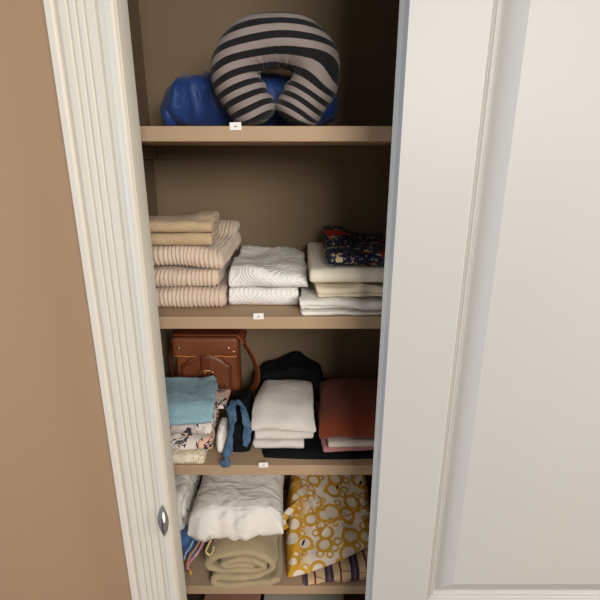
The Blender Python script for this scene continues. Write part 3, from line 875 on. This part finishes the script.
# --- folded white sheet standing at its left
folded('white_sheet', 'white folded sheet wedged between the left closet wall and the white pillow', 'sheet', -0.425, -0.338, 1.03, 0.30, z4+0.134, 0.125, 4, M['percale'], 81, None, 0.0, 0.006, 12, 0.002)

# --- yellow circle-print garment and plaid cloth
n = NB('circle print'); tc = n.coord('UV')
def rings(scale, lo, hi, wd, off):
    vv = n.mapping(tc, (1,1,1), (0,0,.3), off)
    vo = n.voronoi(vv, scale, 'F1', 0.75, '2D'); cs = n.sep(vo.outputs['Color'])
    r = n.math('ADD', n.math('MULTIPLY', cs[0], hi-lo), lo)
    return n.math('LESS_THAN', n.math('ABSOLUTE', n.math('SUBTRACT', vo.outputs['Distance'], r)), wd), n.math('LESS_THAN', vo.outputs['Distance'], r)
r1, in1 = rings(17, .26, .44, .085, (0,0,0)); r2, in2 = rings(30, .20, .36, .085, (.37,.11,0))
white = n.mix(n.noise(tc, 14, 2), srgb(218, 206, 190), srgb(236, 226, 212)); yel = n.mix(n.noise(tc, 20, 2), srgb(190, 142, 40), srgb(216, 168, 62))
left = n.ramp(n.math('ADD', n.sep(tc)[0], n.math('MULTIPLY', n.noise(tc, 9, 1), .06)), 0.105, 0.070)
ground = n.mix(left, white, yel)
col = n.mix(n.math('MULTIPLY', in2, left), ground, white)
col = n.mix(n.math('MULTIPLY', r2, n.math('SUBTRACT', 1.0, in1)), col, yel); col = n.mix(in1, col, white); col = n.mix(r1, col, yel)
M['circles'] = n.done(col, 0.85, n.bump(n.noise(n.coord(), 40, 3), .3, .005), spec=0.12)
gx0, gx1, gy0, gy1 = -0.048, 0.225, 1.008, 1.375
gz = lambda x, y: max(0.0, 0.066*(x+0.048)/0.273)
def hy0(x, y):
    q = (y-gy0)/(gy1-gy0)
    base = 0.022 + 0.118*sstep(0.02, 0.75, q)
    base += 0.010*sstep(0.02, 0.1, x)*(1-q)
    return base + 0.008*nz((x, y, 0), 13, 2) + 0.006*max(0, ridge((x*1.3, y*.8, 0), 16, 7))
GL = gy1-gy0
def gk(x): return 0.062*max(0.0, min(1.0, (x+0.03)/0.25))
def gshift(p):
    # the front border runs back towards the right
    return Vector((p.x, p.y + gk(p.x)*(1-(p.y-gy0)/GL), p.z))
def gun(x, Y):
    k = gk(x); return (Y - k - k*gy0/GL)/(1 - k/GL)
def ray_heap(px, py, hf):
    for k in range(400):
        Y = 1.0 + k*0.001; p = P(px, py, Y); h = hf(p.x, gun(p.x, Y)) + gz(p.x, Y) + z4
        if p.z <= h: break
    return Vector((p.x, Y, h - z4))
fA, fB, fC = [ray_heap(a, b, hy0) for a, b in ((309, 508), (321, 537), (371, 512))]
def side_of(a, b, x, y):
    n_ = Vector((-(b.y-a.y), b.x-a.x)).normalized(); return (x-a.x)*n_.x + (y-a.y)*n_.y
def fl_mask(x, y):
    # an upper folded panel lies over the heap on the right
    Y = y + gk(x)*(1-(y-gy0)/GL)
    return sstep(-0.001, 0.006, side_of(fB, fC, x, Y))*sstep(-0.001, 0.006, side_of(fA, fB, x, Y))
def hy(x, y): return hy0(x, y) + 0.026*fl_mask(x, y)
bm = bmesh.new(); mound(bm, gx0, gx1, gy0, gy1, 150, 160, hy, gshift, zb=gz)
uvl = bm.loops.layers.uv.new('UVMap')
for f in bm.faces:
    m_ = f.calc_center_median(); on_ = fl_mask(m_.x, gun(m_.x, m_.y)) > 0.5
    for L in f.loops:
        c_ = L.vert.co; L[uvl].uv = (c_.x - gx0 + (0.33 if on_ else 0), (c_.y-gy0)*1.05 + c_.z*0.55 + (0.17 + 0.3*c_.x if on_ else 0))
t = thing('circle_print_dress', 'white garment printed with mustard yellow circles, heaped on the plaid cloth', 'clothing', (0, 0, z4+0.0006))
g_ = obj('garment_body', bm, M['circles'], t)
n = NB('mustard hem'); M['hem'] = n.done(srgb(196, 140, 60), 0.9)
lp = [fB.lerp(fC, k/12) for k in range(13)]
lp = [Vector((p.x, p.y + 0.004, hy(p.x, gun(p.x, p.y + 0.004)) + gz(p.x, p.y) + 0.0012)) for p in lp[:-1]]
bm = bmesh.new(); strip3(bm, lp, 0.007, 0.003, (0, 1, 0.3)); obj('folded_hem', bm, M['hem'], t)
n = NB('navy patch'); M['navy'] = n.done(srgb(30, 30, 44), 0.8)
def on_g(px, py, lift=0.002):
    # walk the viewing ray down to the heap
    return ray_heap(px, py, hy) + Vector((0, 0, lift))
def strap_on(pts, w, name, mat):
    lp = catmull([on_g(a, b, 0.004) for a, b in pts], 6)
    bm = bmesh.new(); strip3(bm, lp, w, 0.004, lambda f: (1, 0.2, 0))
    uvl = bm.loops.layers.uv.new('UVMap')
    for f in bm.faces:
        for L in f.loops: L[uvl].uv = (L.vert.co.x + .05, L.vert.co.y*1.4 + L.vert.co.z)
    o = obj(name, bm, mat, t); return o
strap_on([(308, 488), (311, 494), (315, 501), (319, 505)], 0.018, 'tie', M['circles'])
strap_on([(300, 505), (292, 511), (286, 517), (283, 524), (286, 531)], 0.020, 'tie', M['circles'])
for (a, b, s) in ((337, 489, .005), (360, 485, .006), (303, 545, .0058)):
    c_ = on_g(a, b, 0.003); bm = bmesh.new(); bmesh.ops.create_uvsphere(bm, u_segments=12, v_segments=8, radius=s)
    for v_ in bm.verts: v_.co = Vector((v_.co.x*0.6 + v_.co.y*0.7, v_.co.y*1.7, v_.co.z*0.3 + v_.co.y*0.55)) + c_
    obj('dark_patch', bm, M['navy'], t)['label'] = 'small dark navy patch'
n = NB('plaid'); tc = n.coord(); X, Y, Z = n.sep(tc)[:3]
fx = n.math('FRACT', n.math('DIVIDE', X, 0.075)); 
col = srgb(206, 180, 140)
col = n.mix(n.math('LESS_THAN', n.math('ABSOLUTE', n.math('SUBTRACT', fx, 0.5)), 0.17), col, srgb(70, 58, 74))
col = n.mix(n.math('LESS_THAN', n.math('ABSOLUTE', n.math('SUBTRACT', fx, 0.5)), 0.05), col, srgb(104, 92, 104))
col = n.mix(n.math('LESS_THAN', n.math('ABSOLUTE', n.math('SUBTRACT', fx, 0.95)), 0.035), col, srgb(126, 40, 44))
fz = n.math('FRACT', n.math('DIVIDE', Z, 0.018)); col = n.mix(n.math('MULTIPLY', n.math('LESS_THAN', fz, 0.12), .6), col, srgb(96, 50, 52))
M['plaid'] = n.done(col, .9, n.bump(n.noise(tc, 60, 3), .3, .004), spec=.1)
folded('plaid_cloth', 'beige plaid cloth with maroon and navy bands under the circle-print garment', 'cloth', 0.012, 0.235, 1.004, 0.28, z4, 0.036, 3, M['plaid'], 91, None, 0.06, 0.007, 20, 0.003,
       extra=lambda q: Vector((q.x, q.y, q.z*max(0.22, 0.066*(q.x+0.1235+0.048)/0.273*0.9/0.036))))

# ================================================================== below the bottom shelf
n = NB('brown card'); v = n.coord(); M['card'] = n.done(n.mix(n.noise(v, 20, 3), srgb(130, 96, 80), srgb(164, 124, 104)), .8, n.bump(n.noise(v, 200, 2), .2, .001))
n = NB('grey plastic'); v = n.coord(); M['grey'] = n.done(n.mix(n.noise(v, 8, 2), srgb(150, 146, 132), srgb(172, 168, 154)), .5)
def lidded(name, label, cat, x0, x1, y0, y1, h, mat):
    t = thing(name, label, cat, ((x0+x1)/2, (y0+y1)/2, 0.0006)); w, d = (x1-x0)/2, (y1-y0)/2
    bm = bmesh.new(); box(bm, -w+.004, w-.004, -d+.004, d-.004, 0, h-.03, .004); obj('box_body', bm, mat, t, False)
    bm = bmesh.new(); box(bm, -w, w, -d, d, h-.0295, h, .004); obj('box_lid', bm, mat, t, False)
lidded('storage_box', 'brown cardboard storage box on the closet floor below the khaki blanket', 'box', -0.30, -0.125, 0.96, 1.30, 0.24, M['card'])
lidded('storage_bin', 'grey plastic storage bin on the closet floor beside the brown box', 'bin', -0.115, 0.14, 0.96, 1.30, 0.22, M['grey'])

# let the heaps settle: shift a thing until it no longer cuts into the one it touches
from mathutils.bvhtree import BVHTree
def tree_of(o):
    bpy.context.view_layer.update()
    vs, fs = [], []
    for q in [o] + list(o.children_recursive):
        if q.type != 'MESH': continue
        b = len(vs); vs += [q.matrix_world @ v.co for v in q.data.vertices]
        fs += [[b+i for i in p.vertices] for p in q.data.polygons]
    return BVHTree.FromPolygons(vs, fs)
def settle(mover, fixed, d, limit=0.03, step=0.001):
    m = bpy.data.objects[mover]; T = [tree_of(bpy.data.objects[f]) for f in fixed]; k = 0.0
    while k < limit and any(tree_of(m).overlap(q) for q in T):
        m.location += Vector(d)*step; k += step
    if k: print('settle', mover, round(k, 4))
UP = (0, 0, 1)
for a, b in (('ribbed_towel.001', ['ribbed_towel']), ('ribbed_towel.002', ['ribbed_towel.001']), ('terry_towel', ['ribbed_towel.002']), ('terry_towel.001', ['terry_towel']),
             ('white_coverlet.001', ['white_coverlet']), ('folded_sheet.001', ['folded_sheet']), ('folded_sheet.002', ['folded_sheet.001']), ('floral_cloth', ['folded_sheet.002']),
             ('printed_cloth', ['brocade_cloth']), ('printed_cloth.001', ['printed_cloth']), ('printed_cloth.002', ['printed_cloth.001']), ('aqua_cloth', ['printed_cloth.001', 'printed_cloth.002']),
             ('white_towel', ['dark_cloth']), ('white_towel.001', ['white_towel']), ('white_towel.002', ['white_towel.001']),
             ('thin_towel', ['dark_cloth']), ('thin_towel.001', ['thin_towel']), ('rust_towel', ['thin_towel.001'])):
    settle(a, b, UP)
settle('dark_bundle', ['white_towel', 'white_towel.001', 'white_towel.002'], (-1, 0, 0.15))
settle('rolled_cloth', ['dark_bundle'], (-1, 0, 0))
settle('circle_print_dress', ['khaki_blanket'], (1, 0, 0))
settle('circle_print_dress', ['plaid_cloth'], UP)
settle('corded_bag', ['khaki_blanket'], (-1, 0, 0), 0.012)
settle('white_pillow', ['khaki_blanket', 'corded_bag'], UP)
settle('white_sheet', ['corded_bag'], UP)
for o in bpy.data.objects:
    if '_top' in o: del o['_top']

# ------------------------------------------------------------------ light
def area(name, loc, target, size, power, col):
    l = bpy.data.lights.new(name, 'AREA'); l.shape = 'RECTANGLE'; l.size, l.size_y = size
    l.energy = power; l.color = col
    o = bpy.data.objects.new(name, l); COL.objects.link(o); o.location = loc
    o.rotation_euler = (Vector(target) - Vector(loc)).to_track_quat('-Z', 'Y').to_euler()
    return o
area('room_light', (0.80, -1.6, 2.1), (-0.05, 1.0, 0.9), (1.1, 0.8), 70, (1.0, .95, .88))
area('side_light', (2.6, 0.2, 1.9), (0.2, 0.8, 1.2), (0.6, 1.2), 62, (1.0, .90, .76))
area('window_light', (-2.7, 0.0, 1.4), (0.3, 0.8, 1.2), (1.0, 1.6), 62, (.74, .85, 1.0))
w = bpy.data.worlds.new('room air'); scene.world = w; w.use_nodes = True
w.node_tree.nodes['Background'].inputs[0].default_value = (1.0, .96, .91, 1); w.node_tree.nodes['Background'].inputs[1].default_value = 0.36
scene.view_settings.view_transform = 'Standard'
scene.view_settings.exposure = 0.0
